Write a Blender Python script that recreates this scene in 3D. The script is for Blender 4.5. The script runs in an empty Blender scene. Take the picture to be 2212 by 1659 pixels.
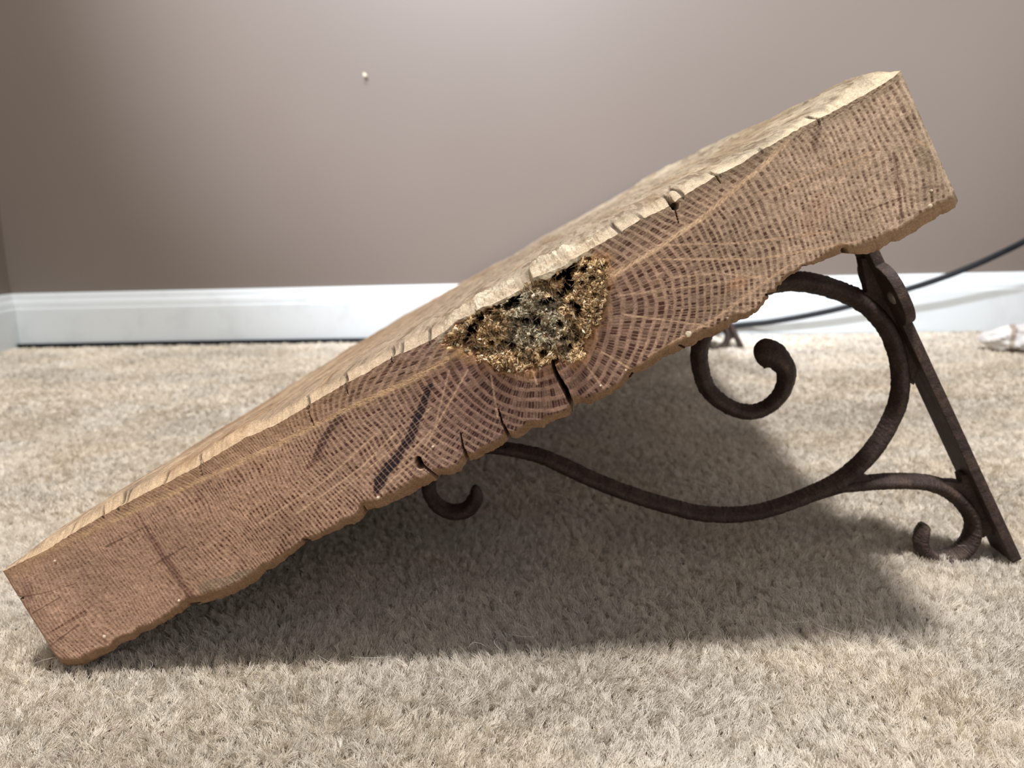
import bpy, bmesh, math
import numpy as np
from mathutils import Vector, Matrix

# ------------------------------------------------------------------ camera
W, H, F = 2212.0, 1659.0, 1915.0
R = np.array([[0.99760621, 0.01503171, 0.06749733],
              [0.06345113, 0.18907415, -0.97991067],
              [-0.02749174, 0.98184776, 0.18766777]])   # camera -> world
CAM = np.array([0.0, 0.0, 0.175])
sc = bpy.context.scene
cd = bpy.data.cameras.new('camera'); cam = bpy.data.objects.new('camera', cd)
sc.collection.objects.link(cam); sc.camera = cam
M = Matrix([list(r) for r in R]).to_4x4(); M.translation = Vector(CAM); cam.matrix_world = M
cd.sensor_width = 36.0; cd.lens = 36.0 * F / W
cd.clip_start = 0.01; cd.clip_end = 50
cd.dof.use_dof = True; cd.dof.focus_distance = 0.335; cd.dof.aperture_fstop = 15.0

def ray(px, py):
    v = np.array([px - W / 2, -(py - H / 2), -F]); return R @ v
def at_y(px, py, y):
    d = ray(px, py); return CAM + d * (y / d[1])
# ------------------------------------------------------------------ light
wd = bpy.data.worlds.new('world'); sc.world = wd; wd.use_nodes = True
wn = wd.node_tree.nodes; wl = wd.node_tree.links
bg = wn['Background']; bg.inputs[1].default_value = 0.42
tc = wn.new('ShaderNodeTexCoord'); sep = wn.new('ShaderNodeSeparateXYZ'); rmp = wn.new('ShaderNodeValToRGB')
wl.new(tc.outputs['Generated'], sep.inputs[0]); wl.new(sep.outputs['Y'], rmp.inputs[0])
# a dim room: cooler window side behind the camera, warm elsewhere
mr = wn.new('ShaderNodeMapRange'); mr.inputs[1].default_value = -1; mr.inputs[2].default_value = 1
md = wn.new('ShaderNodeVectorMath'); md.operation = 'DOT_PRODUCT'; md.inputs[1].default_value = (.45, .85, -.1)
wl.new(tc.outputs['Generated'], md.inputs[0]); wl.new(md.outputs['Value'], mr.inputs[0]); wl.new(mr.outputs[0], rmp.inputs[0])
rmp.color_ramp.elements[0].color = (1.55, 1.50, 1.50, 1); rmp.color_ramp.elements[1].color = (0.20, 0.19, 0.20, 1)
wl.new(rmp.outputs[0], bg.inputs[0])

def area(name, loc, target, size, power, col, shape='DISK', sizey=None):
    l = bpy.data.lights.new(name, 'AREA'); l.shape = shape; l.size = size
    if sizey: l.size_y = sizey
    l.energy = power; l.color = col
    o = bpy.data.objects.new(name, l); sc.collection.objects.link(o); o.location = loc
    o.rotation_euler = (Vector(target) - Vector(loc)).to_track_quat('-Z', 'Y').to_euler()
    return o
area('ceiling_lamp', (-0.12, -0.10, 2.25), (0.0, 0.45, 0.0), 0.26, 56, (1.0, 0.972, 0.94))
def spot(name, loc, target, ang, blend, power, col, radius):
    l = bpy.data.lights.new(name, 'SPOT'); l.spot_size = math.radians(ang); l.spot_blend = blend
    l.energy = power; l.color = col; l.shadow_soft_size = radius
    o = bpy.data.objects.new(name, l); sc.collection.objects.link(o); o.location = loc
    o.rotation_euler = (Vector(target) - Vector(loc)).to_track_quat('-Z', 'Y').to_euler()
    return o
spot('added_wall_spot', (-0.40, -0.9, 1.70), tuple(at_y(1260, -480, 1.29)), 39, 0.62, 400, (0.88, 0.91, 1.0), 0.05)  # added spot that makes the wall's bright patch, no known lamp there

sc.view_settings.view_transform = 'Standard'; sc.view_settings.look = 'None'
sc.view_settings.gamma = 1.0; sc.view_settings.use_curve_mapping = False
sc.view_settings.exposure = 0.0

# ------------------------------------------------------------------ helpers
def at_floor(px, py, z=0.0):
    d = ray(px, py); return CAM + d * ((z - CAM[2]) / d[2])
def lin(r, g, b):
    c = np.array([r, g, b], float) / 255.0
    return np.where(c <= 0.04045, c / 12.92, ((c + 0.055) / 1.055) ** 2.4)
def link(o, parent=None):
    sc.collection.objects.link(o)
    if parent is not None: o.parent = parent
    return o
def tag(o, label=None, cat=None, group=None, kind=None):
    if label: o['label'] = label
    if cat: o['category'] = cat
    if group: o['group'] = group
    if kind: o['kind'] = kind
    return o
def empty(name, loc=(0, 0, 0)):
    o = bpy.data.objects.new(name, None); o.location = loc; o.empty_display_size = 0.02
    return link(o)

_rng = np.random.RandomState(7)
_T = _rng.rand(256, 256)
def vnoise(x, y, seed=0):
    x = np.asarray(x, float) + seed * 17.31; y = np.asarray(y, float) + seed * 9.77
    xi = np.floor(x).astype(int); yi = np.floor(y).astype(int); fx = x - xi; fy = y - yi
    fx = fx * fx * (3 - 2 * fx); fy = fy * fy * (3 - 2 * fy)
    a = _T[xi & 255, yi & 255]; b = _T[(xi + 1) & 255, yi & 255]
    c = _T[xi & 255, (yi + 1) & 255]; d = _T[(xi + 1) & 255, (yi + 1) & 255]
    return (a * (1 - fx) + b * fx) * (1 - fy) + (c * (1 - fx) + d * fx) * fy
def fbm(x, y, seed=0, oct=4):
    s = 0; a = 1; t = 0
    for k in range(oct):
        s = s + a * vnoise(x * 2 ** k, y * 2 ** k, seed + k * 3); t += a; a *= 0.5
    return s / t
def hash1(a, b=0, seed=0):
    v = np.sin(np.asarray(a) * 127.1 + np.asarray(b) * 311.7 + seed * 74.7) * 43758.5453
    return v - np.floor(v)
def sstep(a, b, x):
    t = np.clip((x - a) / (b - a), 0, 1); return t * t * (3 - 2 * t)

def grid_mesh(name, grids, mat, parent=None, cols=None, smooth=True):
    """grids: list of (n,m,3) arrays, joined unwelded; cols: list of (n,m,3) linear colours"""
    V = []; Fc = []; off = 0; Cc = []
    for gi, g in enumerate(grids):
        n, m, _ = g.shape
        V.append(g.reshape(-1, 3))
        i = np.arange(n - 1)[:, None]; j = np.arange(m - 1)[None, :]
        a = off + i * m + j
        q = np.stack([a, a + 1, a + m + 1, a + m], -1).reshape(-1, 4)
        Fc.append(q); off += n * m
        if cols is not None: Cc.append(cols[gi].reshape(-1, 3))
    V = np.concatenate(V).astype(np.float32); Fc = np.concatenate(Fc).astype(np.int32)
    me = bpy.data.meshes.new(name)
    me.vertices.add(len(V)); me.vertices.foreach_set('co', V.ravel())
    me.loops.add(Fc.size); me.loops.foreach_set('vertex_index', Fc.ravel())
    me.polygons.add(len(Fc)); me.polygons.foreach_set('loop_start', np.arange(0, Fc.size, 4, dtype=np.int32))
    me.polygons.foreach_set('use_smooth', np.full(len(Fc), smooth))
    me.update(calc_edges=True)
    if cols is not None:
        Cc = np.concatenate(Cc); at = me.color_attributes.new('col', 'FLOAT_COLOR', 'POINT')
        at.data.foreach_set('color', np.concatenate([Cc, np.ones((len(Cc), 1))], 1).astype(np.float32).ravel())
    me.materials.append(mat)
    return link(bpy.data.objects.new(name, me), parent)

def raw_mesh(name, V, Fc, mat, parent=None, cols=None, smooth=False):
    me = bpy.data.meshes.new(name); V = np.asarray(V, np.float32); Fc = np.asarray(Fc, np.int32); k = Fc.shape[1]
    me.vertices.add(len(V)); me.vertices.foreach_set('co', V.ravel())
    me.loops.add(Fc.size); me.loops.foreach_set('vertex_index', Fc.ravel())
    me.polygons.add(len(Fc)); me.polygons.foreach_set('loop_start', np.arange(0, Fc.size, k, dtype=np.int32))
    me.polygons.foreach_set('use_smooth', np.full(len(Fc), smooth))
    me.update(calc_edges=True)
    if cols is not None:
        at = me.color_attributes.new('col', 'FLOAT_COLOR', 'POINT')
        at.data.foreach_set('color', np.concatenate([cols, np.ones((len(cols), 1))], 1).astype(np.float32).ravel())
    me.materials.append(mat)
    return link(bpy.data.objects.new(name, me), parent)

# ------------------------------------------------------------------ materials
def mat(name, col=(.5, .5, .5), rough=.6, metal=0.0, spec=0.5):
    m = bpy.data.materials.new(name); m.use_nodes = True
    b = m.node_tree.nodes['Principled BSDF']
    b.inputs['Base Color'].default_value = (*col, 1); b.inputs['Roughness'].default_value = rough
    b.inputs['Metallic'].default_value = metal; b.inputs['Specular IOR Level'].default_value = spec
    return m, m.node_tree.nodes, m.node_tree.links, b
def noise_node(N, L, scale, detail=4, rough=.5, coord='Object', vec=None, map_scale=None):
    t = N.new('ShaderNodeTexCoord'); n = N.new('ShaderNodeTexNoise')
    n.inputs['Scale'].default_value = scale; n.inputs['Detail'].default_value = detail; n.inputs['Roughness'].default_value = rough
    src = t.outputs[coord]
    if map_scale:
        mp = N.new('ShaderNodeMapping'); mp.inputs['Scale'].default_value = map_scale
        L.new(src, mp.inputs[0]); src = mp.outputs[0]
    L.new(src, n.inputs['Vector']); return n
def bump(N, L, b, src, strength, dist):
    bp = N.new('ShaderNodeBump'); bp.inputs['Strength'].default_value = strength; bp.inputs['Distance'].default_value = dist
    L.new(src, bp.inputs['Height']); L.new(bp.outputs[0], b.inputs['Normal']); return bp
def mixcol(N, L, fac, c1, c2, mode='MIX'):
    mx = N.new('ShaderNodeMix'); mx.data_type = 'RGBA'; mx.blend_type = mode
    for s, v in ((0, fac), (6, c1), (7, c2)):
        if isinstance(v, (int, float)): mx.inputs[s].default_value = v
        elif isinstance(v, tuple): mx.inputs[s].default_value = (*v, 1)
        else: L.new(v, mx.inputs[s])
    return mx.outputs[2]
def ramp(N, L, src, stops):
    r = N.new('ShaderNodeValToRGB'); L.new(src, r.inputs[0]); e = r.color_ramp.elements
    e[0].position = stops[0][0]; e[0].color = (*stops[0][1], 1)
    e[1].position = stops[-1][0]; e[1].color = (*stops[-1][1], 1)
    for p, c in stops[1:-1]:
        x = e.new(p); x.color = (*c, 1)
    return r.outputs[0]

# wood: albedo from the growth-ring field on the mesh, fine fibre noise on top
m_wood, N, L, b = mat('weathered_oak', rough=.78, spec=.3)
at = N.new('ShaderNodeAttribute'); at.attribute_name = 'col'
n1 = noise_node(N, L, 1500, 3, .6); n2 = noise_node(N, L, 260, 4, .6)
g1 = ramp(N, L, n1.outputs[0], [(.3, (.72, .70, .68)), (.7, (1.22, 1.22, 1.22))])
g2 = ramp(N, L, n2.outputs[0], [(.3, (.86, .85, .84)), (.7, (1.12, 1.12, 1.12))])
c = mixcol(N, L, 1.0, at.outputs['Color'], g1, 'MULTIPLY'); c = mixcol(N, L, 1.0, c, g2, 'MULTIPLY')
L.new(c, b.inputs['Base Color']); bump(N, L, b, n1.outputs[0], .5, .0003)

m_chip, N, L, b = mat('rotten_fibre', rough=.9, spec=.15)
at = N.new('ShaderNodeAttribute'); at.attribute_name = 'col'
L.new(at.outputs['Color'], b.inputs['Base Color'])

# cast iron
m_iron, N, L, b = mat('rusty_cast_iron', rough=.62, metal=.0, spec=.32)
n1 = noise_node(N, L, 140, 5, .65); n2 = noise_node(N, L, 1100, 3, .6)
c = ramp(N, L, n1.outputs[0], [(.3, (.046, .032, .028)), (.5, (.074, .052, .045)), (.72, (.125, .088, .070))])
g2 = ramp(N, L, n2.outputs[0], [(.35, (.7, .7, .7)), (.65, (1.25, 1.2, 1.2))])
L.new(mixcol(N, L, 1.0, c, g2, 'MULTIPLY'), b.inputs['Base Color']); bump(N, L, b, n2.outputs[0], .6, .0006)

# wall paint, eggshell
m_wall, N, L, b = mat('taupe_eggshell_paint', rough=.42, spec=.5)
n1 = noise_node(N, L, 420, 3, .6); n2 = noise_node(N, L, 3, 3, .5)
L.new(ramp(N, L, n2.outputs[0], [(.3, (.182, .150, .128)), (.7, (.194, .162, .140))]), b.inputs['Base Color'])
bump(N, L, b, n1.outputs[0], .12, .0006)
m_trim, N, L, b = mat('white_trim_paint', (.80, .84, .85), rough=.35)
n2 = noise_node(N, L, 25, 4, .6)
L.new(ramp(N, L, n2.outputs[0], [(.25, (.66, .70, .72)), (.5, (.74, .79, .81))]), b.inputs['Base Color'])
m_cable, N, L, b = mat('black_rubber', (.008, .010, .014), rough=.55, spec=.25)
m_chipw, N, L, b = mat('cream_paint_chip', (.72, .66, .5), rough=.7)

# carpet
m_carp, N, L, b = mat('carpet_backing', rough=1, spec=.05)
n2 = noise_node(N, L, 12, 4, .6)
L.new(ramp(N, L, n2.outputs[0], [(.3, (.34, .30, .25)), (.7, (.42, .38, .33))]), b.inputs['Base Color'])
m_pile, N, L, b = mat('carpet_yarn', rough=.95, spec=.1)
hi = N.new('ShaderNodeAttribute'); hi.attribute_name = 'tint'
L.new(hi.outputs['Color'], b.inputs['Base Color'])
m_hair, N, L, b = mat('pale_hair', (.85, .82, .76), rough=.5)

# ------------------------------------------------------------------ room
WA = math.atan2(1.284 - 1.304, 0.636 + 0.856)          # the far wall is turned a little
WX0, WY0 = -0.853, 1.304                               # room corner on the floor
wdir = np.array([math.cos(WA), math.sin(WA), 0]); wnrm = np.array([math.sin(WA), -math.cos(WA), 0])  # normal to the room
def wallpt(s, d, z): return np.array([WX0, WY0, 0]) + wdir * s + wnrm * d + np.array([0, 0, z])
PILE = 0.007
FZ = -0.0075
bm = bmesh.new()
def quadbox(bm, P):   # 8 points: bottom 4 then top 4
    v = [bm.verts.new(Vector(p)) for p in P]
    for f in ((3, 2, 1, 0), (4, 5, 6, 7), (0, 1, 5, 4), (1, 2, 6, 5), (2, 3, 7, 6), (3, 0, 4, 7)):
        bm.faces.new([v[i] for i in f])
def bobj(name, bm, m, parent=None, smooth=False):
    bmesh.ops.recalc_face_normals(bm, faces=bm.faces)
    me = bpy.data.meshes.new(name); bm.to_mesh(me); bm.free(); me.materials.append(m)
    if smooth:
        for p in me.polygons: p.use_smooth = True
    return link(bpy.data.objects.new(name, me), parent)
quadbox(bm, [(-.95, -2.6, FZ - .03), (3.0, -2.6, FZ - .03), (3.0, 1.4, FZ - .03), (-.95, 1.4, FZ - .03),
             (-.95, -2.6, FZ), (3.0, -2.6, FZ), (3.0, 1.4, FZ), (-.95, 1.4, FZ)])
tag(bobj('floor', bm, m_carp), kind='structure')
bm = bmesh.new()
P = [wallpt(-.1, 0, FZ - .03), wallpt(3.86, 0, FZ - .03), wallpt(3.86, -.1, FZ - .03), wallpt(-.1, -.1, FZ - .03)]
quadbox(bm, P + [p + np.array([0, 0, 2.5]) for p in P])
wall_back = tag(bobj('wall_back', bm, m_wall), kind='structure')
bm = bmesh.new()
quadbox(bm, [(WX0 - .1, -2.6, FZ - .03), (WX0, -2.6, FZ - .03), (WX0, WY0, FZ - .03), (WX0 - .1, WY0, FZ - .03),
             (WX0 - .1, -2.6, 2.46), (WX0, -2.6, 2.46), (WX0, WY0, 2.46), (WX0 - .1, WY0, 2.46)])
tag(bobj('wall_left', bm, m_wall), kind='structure')
# baseboards: profile (distance from wall, height)
prof = [(0, .0775), (.0035, .0775), (.006, .0755), (.0075, .0722), (.0078, .0690), (.0092, .0668), (.0110, .0640),
        (.0118, .0600), (.0120, .0560), (.0132, .0545), (.0135, .0525), (.0135, FZ + .001), (0, FZ + .001)]
def baseboard(name, p0, p1, nrm):
    g = np.array([[p + nrm * d + np.array([0, 0, z]) for (d, z) in prof] for p in (p0, p1)])
    o = grid_mesh(name, [g], m_trim, smooth=False)
    return tag(o, kind='structure')
baseboard('baseboard_back', wallpt(.0, 0, 0), wallpt(3.86, 0, 0), wnrm)
baseboard('baseboard_left', np.array([WX0, -2.6, 0]), np.array([WX0, WY0 - .0, 0]), np.array([1., 0, 0]))
# cream chip of paint on the wall
pc = at_y(787, 163, 1.29)
bm = bmesh.new(); bmesh.ops.create_icosphere(bm, subdivisions=2, radius=.0026)
for v in bm.verts:
    k = 1 + .5 * math.sin(v.co.x * 900 + v.co.z * 700)
    v.co = Vector((v.co.x * 1.15 * k + pc[0], v.co.y * .35 + pc[1] - .001, v.co.z * k + pc[2]))
o = bobj('paint_chip', bm, m_chipw, wall_back, smooth=True); o['label'] = 'small cream chip in the taupe paint'

# ------------------------------------------------------------------ the board
Y0 = 0.3191
YL = 0.955
BOT = [(124,1430),(138,1439),(152,1443),(184,1438),(202,1427),(232,1412),(265,1390),(293,1380),(308,1367),(347,1349),(391,1323),(412,1308),(432,1307),
 (476,1297),(522,1276),(552,1258),(578,1232),(595,1224),(621,1204),(654,1180),(657,1171),(673,1171),(704,1156),(736,1143),(747,1135),(767,1132),
 (782,1121),(791,1104),(799,1102),(834,1095),(858,1082),(880,1074),(904,1061),(942,1039),(946,1028),(951,1028),(973,1026),(996,1016),(1011,994),(1028,992),
 (1054,978),(1087,961),(1103,946),(1117,946),(1135,937),(1150,924),(1174,924),(1195,909),(1228,898),(1239,886),(1243,874),(1258,869),(1271,874),(1308,857),
 (1325,846),(1347,833),(1360,816),(1367,809),(1401,796),(1417,783),(1433,774),(1465,761),(1475,752),(1482,752),(1504,744),(1521,731),(1548,724),
 (1574,705),(1595,692),(1613,687),(1636,674),(1645,659),(1658,646),(1661,635),(1676,629),(1680,618),(1704,596),(1725,585),(1738,575),(1773,566),
 (1801,553),(1825,547),(1845,548),(1853,551),(1880,549),(1906,540),(1927,525),(1949,518),(1982,501),(2014,479),(2047,460),(2066,449),(2077,438)]
TOP = [(2,1236),(50,1212),(98,1190),(152,1155),(217,1117),(256,1095),(304,1070),(352,1047),(401,1021),(430,1006),(480,976),(534,944),(601,915),
 (664,877),(743,830),(787,808),(844,773),(889,754),(933,733),(960,718),(989,690),(1019,681),(1038,664),(1058,660),(1086,647),(1112,632),(1132,622),
 (1153,600),(1180,590),(1213,577),(1235,560),(1254,550),(1305,523),(1336,504),(1385,473),(1417,460),(1450,443),(1471,427),(1547,380),(1604,351),
 (1647,323),(1686,302),(1734,273),(1767,258),(1797,243),(1862,208),(1912,180),(1948,152)]
def p2(px, py):
    q = at_y(px, py, Y0); return np.array([q[0], q[2]])
bx = np.array([p2(*p) for p in BOT]); tx = np.array([p2(*p) for p in TOP])
ang = math.radians(27.5); eu = np.array([math.cos(ang), math.sin(ang)]); ev = np.array([-math.sin(ang), math.cos(ang)])
O2 = p2(1160, 690)                                      # heart of the tree
def uv(p): d = p - O2; return d @ eu, d @ ev
bu, bv = uv(bx); tu, tv = uv(tx)
NU, NV = 1750, 240
s = np.linspace(0, 1, NU)
def interp_poly(U, V, s):
    t = (U - U[0]) / (U[-1] - U[0]); t = np.maximum.accumulate(t + np.arange(len(t)) * 1e-7)
    return U[0] + s * (U[-1] - U[0]), np.interp(s, t, V)
BU, BV = interp_poly(bu, bv, s); TU, TV = interp_poly(tu, tv, s)
BV = BV + (fbm(BU * 700, BU * 0, 3, 3) - .5) * .0012
TV = TV + (fbm(TU * 600, TU * 0, 5, 3) - .5) * .0006
tt = np.linspace(0, 1, NV)[None, :]
U = BU[:, None] * (1 - tt) + TU[:, None] * tt
V = BV[:, None] * (1 - tt) + TV[:, None] * tt
# ends: slightly rough saw cut
def uvpx(px, py): return uv(p2(px, py))
def seg_dist(U, V, pts, widths=None):
    """distance to a polyline given in photo pixels, and the interpolated width (metres)"""
    Q = [uvpx(*p) for p in pts]; D = np.full(U.shape, 9.0); Wd = np.zeros(U.shape); Tm = np.zeros(U.shape)
    for k in range(len(Q) - 1):
        a = np.array(Q[k]); b_ = np.array(Q[k + 1]); d = b_ - a; l2 = d @ d
        t = np.clip(((U - a[0]) * d[0] + (V - a[1]) * d[1]) / l2, 0, 1)
        dd = np.hypot(U - a[0] - t * d[0], V - a[1] - t * d[1])
        m = dd < D; D = np.where(m, dd, D)
        if widths is not None: Wd = np.where(m, (widths[k] * (1 - t) + widths[k + 1] * t) * PX, Wd)
    return D, Wd
PX = 0.000172
dB = (V - BV[:, None]); dT = (TV[:, None] - V)

# --- growth rings
yy = V
xx = U
rad = np.hypot(xx, yy * 1.0)
warp = (fbm(xx * 28, yy * 28, 11, 3) - .5) * .010 + (fbm(xx * 160, yy * 160, 12, 2) - .5) * .0009
# bright medullary ray = a seam where the rings kink
RAYL = [(-60,1290),(60,1210),(300,1098),(506,1004),(616,950),(695,912),(775,871),(870,830),(965,776),(1010,750)]
RAYR = [(1300,605),(1330,590),(1419,538),(1480,495),(1513,475),(1560,432),(1604,395),(1647,358),(1701,306)]
ql = np.array([uvpx(*p) for p in RAYL + RAYR]); seam = np.interp(xx, ql[:, 0], ql[:, 1])
above = yy - seam
left = sstep(.0, -.02, xx)
# below the seam: circles round the heart; above it: flattened
r_lo = np.hypot(xx * 1.0, (yy + .002) * 1.05)
r_up_l = np.hypot(xx * .62, above * 1.9 + .010) + .002
r_up_r = np.hypot(xx * .95, yy * .8) + above * .45
up_l = np.hypot(xx, seam) * .0
upm = sstep(-.0004, .0008, above)
near = sstep(-.15, -.06, xx) * left
r_up = np.where(xx < 0, (r_lo - above * .5) * (1 - near) + r_up_l * near, r_up_r)
# curved outer rings on the right lean back towards the top edge
r = r_lo * (1 - upm) + r_up * upm + warp
r = r + np.where(xx > 0, -1, 0) * sstep(.08, .2, xx) * yy * .18
r = r - np.where(xx > 0, .22, 0) * np.maximum(r - .08, 0)
# ring number: wide rings near the heart, tight ones outside
rr = np.linspace(0, .4, 4000)
sp = np.interp(rr, [0, .035, .06, .085, .13, .2, .4], [.0036, .0037, .0026, .0018, .0015, .00155, .0017])
sp = sp * (1 + .35 * (vnoise(rr * 120, rr * 0, 21) - .5))
num = np.cumsum(1 / sp) * (rr[1] - rr[0])
ph = np.interp(r, rr, num); ri = np.floor(ph); fr = ph - ri
# rays: cells across the angle, doubling with the radius
th = np.arctan2(yy + .002, xx)
lev = np.clip(np.floor(np.log2(np.maximum(rad, .012) / .012)), 0, 5)
lvf = np.log2(np.maximum(rad, .012) / .012) - lev
wj = (fbm(xx * 90, yy * 90, 31, 2) - .5) * .0009 / np.maximum(rad, .01)
thw = th + wj
def rays(level):
    nc = 88 * 2 ** level
    k = thw * nc / (2 * np.pi) + .3 * (hash1(level, 1) - .5); ki = np.floor(k); f = k - ki
    wdt = .10 + .22 * hash1(ki, level, 3)
    return sstep(0, 1, 1 - np.minimum(f, 1 - f) / wdt), ki
ra, ka = rays(lev); rb, kb = rays(np.maximum(lev - 1, 0))
cellv = hash1(ka, ri, 5); cellw = hash1(ka, 0, 6)
fsh = fr + (fbm(xx * 420, yy * 420, 33, 2) - .5) * .17
far_ = sstep(.05, .11, rad)
dash = sstep(.18, .36, fsh) * (1 - sstep(.78 - .16 * far_, .95 - .10 * far_, fsh))       # dark part of every ring
early = 1 - sstep(.0, .18, np.minimum(fr, 1 - fr))          # pale line
hi_frac = vnoise(xx * 30, yy * 30, 40)
contrast = np.interp(xx, [-.2, -.17, -.13, -.09, 0, .08, .14, .2], [.7, .8, 1.1, 1.25, 1.2, 1.1, 1.0, .9])
contrast = contrast * (.75 + .5 * (fbm(xx * 40, yy * 40, 44, 3) - .2))
dk = dash * (1 - (.8 - .35 * far_) * ra) * (1 - .3 * rb) * (.25 + .95 * cellv) * contrast * (1 - .25 * far_ * (cellw > .6))
dk = np.clip(dk, 0, 1)
ringtone = hash1(ri, 0, 9)
# --- colours
def L3(c): return lin(*c)[None, None, :]
xs = [-.22, -.12, -.03, .06, .12, .2]
def cx(cols):
    A = np.array([lin(*c) for c in cols]); return np.stack([np.interp(xx, xs, A[:, k]) for k in range(3)], -1)
base = cx([(194,160,138),(190,156,132),(178,152,134),(190,164,140),(206,182,158),(212,190,166)])
dark = cx([(120,88,74),(102,66,54),(84,58,54),(98,68,56),(120,90,74),(130,102,86)])
pale = cx([(206,170,140),(208,168,134),(198,168,148),(214,180,154),(222,192,164),(220,196,168)])
col = base * (1 - dk[..., None]) + dark * dk[..., None]
pl = np.clip(early * .62 * (1 - .55 * far_) + ra * (.26 - .20 * far_) * contrast, 0, 1) * (.2 + .8 * hash1(ka, ri, 8))
col = col * (1 - pl[..., None]) + pale * pl[..., None]
# inner wood below the cavity is darker and redder
inner = (sstep(.078, .035, rad) * (1 - .3 * sstep(.0, .03, xx)) * (1 - .6 * upm))[..., None] * .75
col = col * (1 - inner) + col * np.array([.52, .42, .42]) * inner
mott = fbm(xx * 60, yy * 60, 50, 4)[..., None]
col = col * (.72 + .56 * mott) * (.86 + .28 * fbm(xx * 900, yy * 900, 52, 2)[..., None])
col = col * (1 + .10 * (ringtone[..., None] - .5))
def paint(mask, c, mul=False):
    global col
    m_ = np.clip(mask, 0, 1)[..., None]
    col = col * (1 - m_) + (col * np.array(c) if mul else L3(c)) * m_
rough_n = fbm(xx * 300, yy * 300, 61, 3)
# pale seam and its fan
D, _ = seg_dist(U, V, RAYL[1:])
paint(sstep(.0016, .0002, D + (rough_n - .5) * .0008) * .75, (226, 190, 150))
paint(sstep(.006, .0005, D) * .22 * sstep(-.16, -.02, xx), (206, 172, 134))
D, _ = seg_dist(U, V, RAYR)
paint(sstep(.0013, .0002, D + (rough_n - .5) * .0006) * .85, (238, 206, 170))
paint(sstep(.005, .0005, D) * .3 * sstep(.12, .02, xx), (214, 182, 150))
# long thin scratches / rays
SCR = [[(1330,640),(1560,610),(1880,560)],[(1350,680),(1500,700),(1610,720)],[(1300,760),(1420,830)],[(1260,780),(1320,860)],[(1420,530),(1600,525),(1800,500)],
       [(1420,560),(1640,560),(1860,520)],[(1380,790),(1560,680),(1720,560)],[(1400,770),(1540,690),(1700,575)],[(1640,420),(1880,330)],[(1800,400),(1900,320)],
       [(700,1090),(860,960),(930,880)],[(640,1110),(780,1010),(860,930)],[(970,800),(940,920)],[(1010,800),(920,960)],[(1150,800),(1160,830)],[(1060,810),(1075,900)],
       [(560,1130),(700,1040),(820,930)],[(820,1060),(905,985)],[(850,1050),(940,960)],[(860,1010),(930,930)],[(1975,300),(2020,325)],[(1450,600),(1550,590),(1650,600)]]
for k, P_ in enumerate(SCR):
    D, _ = seg_dist(U, V, P_)
    paint(sstep(.0006, .0001, D) * (.45 + .3 * (k % 3) / 2), (222, 188, 156))
# dark rust-black stains
def stain(pts, wd_, c, a):
    D, Wd = seg_dist(U, V, pts, wd_)
    paint(sstep(1.1, .55, D / np.maximum(Wd, 1e-5) + (rough_n - .5) * .9) * a * (1 - .55 * ra * (hash1(ka, 1, 2) > .3)) * (1 - .5 * early), c)
stain([(929,833),(916,865),(901,906),(885,947),(859,985),(834,1016),(812,1060)], [6,9,13,13,11,14,12], (44,32,40), 1.0)
stain([(736,902),(711,928),(695,959),(676,991)], [10,8,9,5], (64,38,42), .8)
stain([(690,985),(665,1010)], [10,6], (84,48,44), .6)
stain([(300,1110),(345,1190),(420,1300)], [3,9,12], (92,56,54), .6)
stain([(110,1365),(180,1325)], [2,9], (96,58,46), .65)
stain([(60,1255),(60,1290)], [12,16], (120,88,84), .45)
stain([(1767,262),(1760,320)], [6,10], (104,70,64), .6)
stain([(1930,330),(1945,430),(1946,480)], [3,4,4], (104,66,58), .75)
stain([(1870,455),(1950,425)], [2,2], (96,66,50), .7); stain([(1992,405),(2060,400)], [3,3], (110,88,72), .6)
stain([(1990,330),(2010,350)], [10,14], (140,124,100), .6); stain([(1655,325),(1620,350),(1480,425)], [9,12,8], (128,106,88), .55)
stain([(1745,500),(1755,470),(1780,430)], [14,24,16], (198, 150, 126), .26)
stain([(1600,610),(1580,620)], [16,14], (186,142,108), .5)
# grey, worn lower left edge and weathered skin under the top edge
stain([(440,1270),(520,1245),(545,1232)], [14,12,6], (136,124,104), .75)
paint(sstep(.0075, .001, dT + (rough_n - .5) * .004) * .55 * sstep(-.03, -.1, xx), (172, 140, 108))
paint(sstep(.006, .0, dT + (rough_n - .5) * .003) * .5 * sstep(.0, .05, xx), (150, 132, 110))
# thin dark drying cracks at the left end
for P_ in [[(30,1293),(90,1282),(160,1262)],[(70,1325),(130,1290)],[(102,1400),(170,1350)],[(230,1180),(330,1130)],[(180,1300),(260,1250)],[(300,1240),(400,1180)]]:
    D, _ = seg_dist(U, V, P_); paint(sstep(.0005, .0001, D + (fbm(xx * 150, yy * 150, 62, 3) - .5) * .0011) * .6, (90, 62, 48))
# white specks of paint
SPK = [(1487,722,7),(226,1375,5),(119,1212,4),(276,1081,5),(387,1297,4),(817,1075,4.5),(935,965,3.5),(2012,412,3.5),(2010,445,4),(1297,833,2.5),(1573,688,5),(1352,800,2.5)]
spk = np.zeros(U.shape)
for (a_, b_, w_) in SPK:
    q = uvpx(a_, b_); dd = np.hypot(U - q[0], V - q[1]) / (w_ * .8 * PX); mk = sstep(1.2, .8, dd + (rough_n - .5) * .8)
    paint(mk * .9, (236, 226, 200)); spk = np.maximum(spk, mk)

# --- relief of the end grain
Yd = np.zeros(U.shape)
Yd += (dk - .3) * .00012 + (fbm(xx * 500, yy * 500, 71, 2) - .5) * .0002 + (fbm(xx * 45, yy * 45, 72, 3) - .5) * .0010 - spk * .0006
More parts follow.
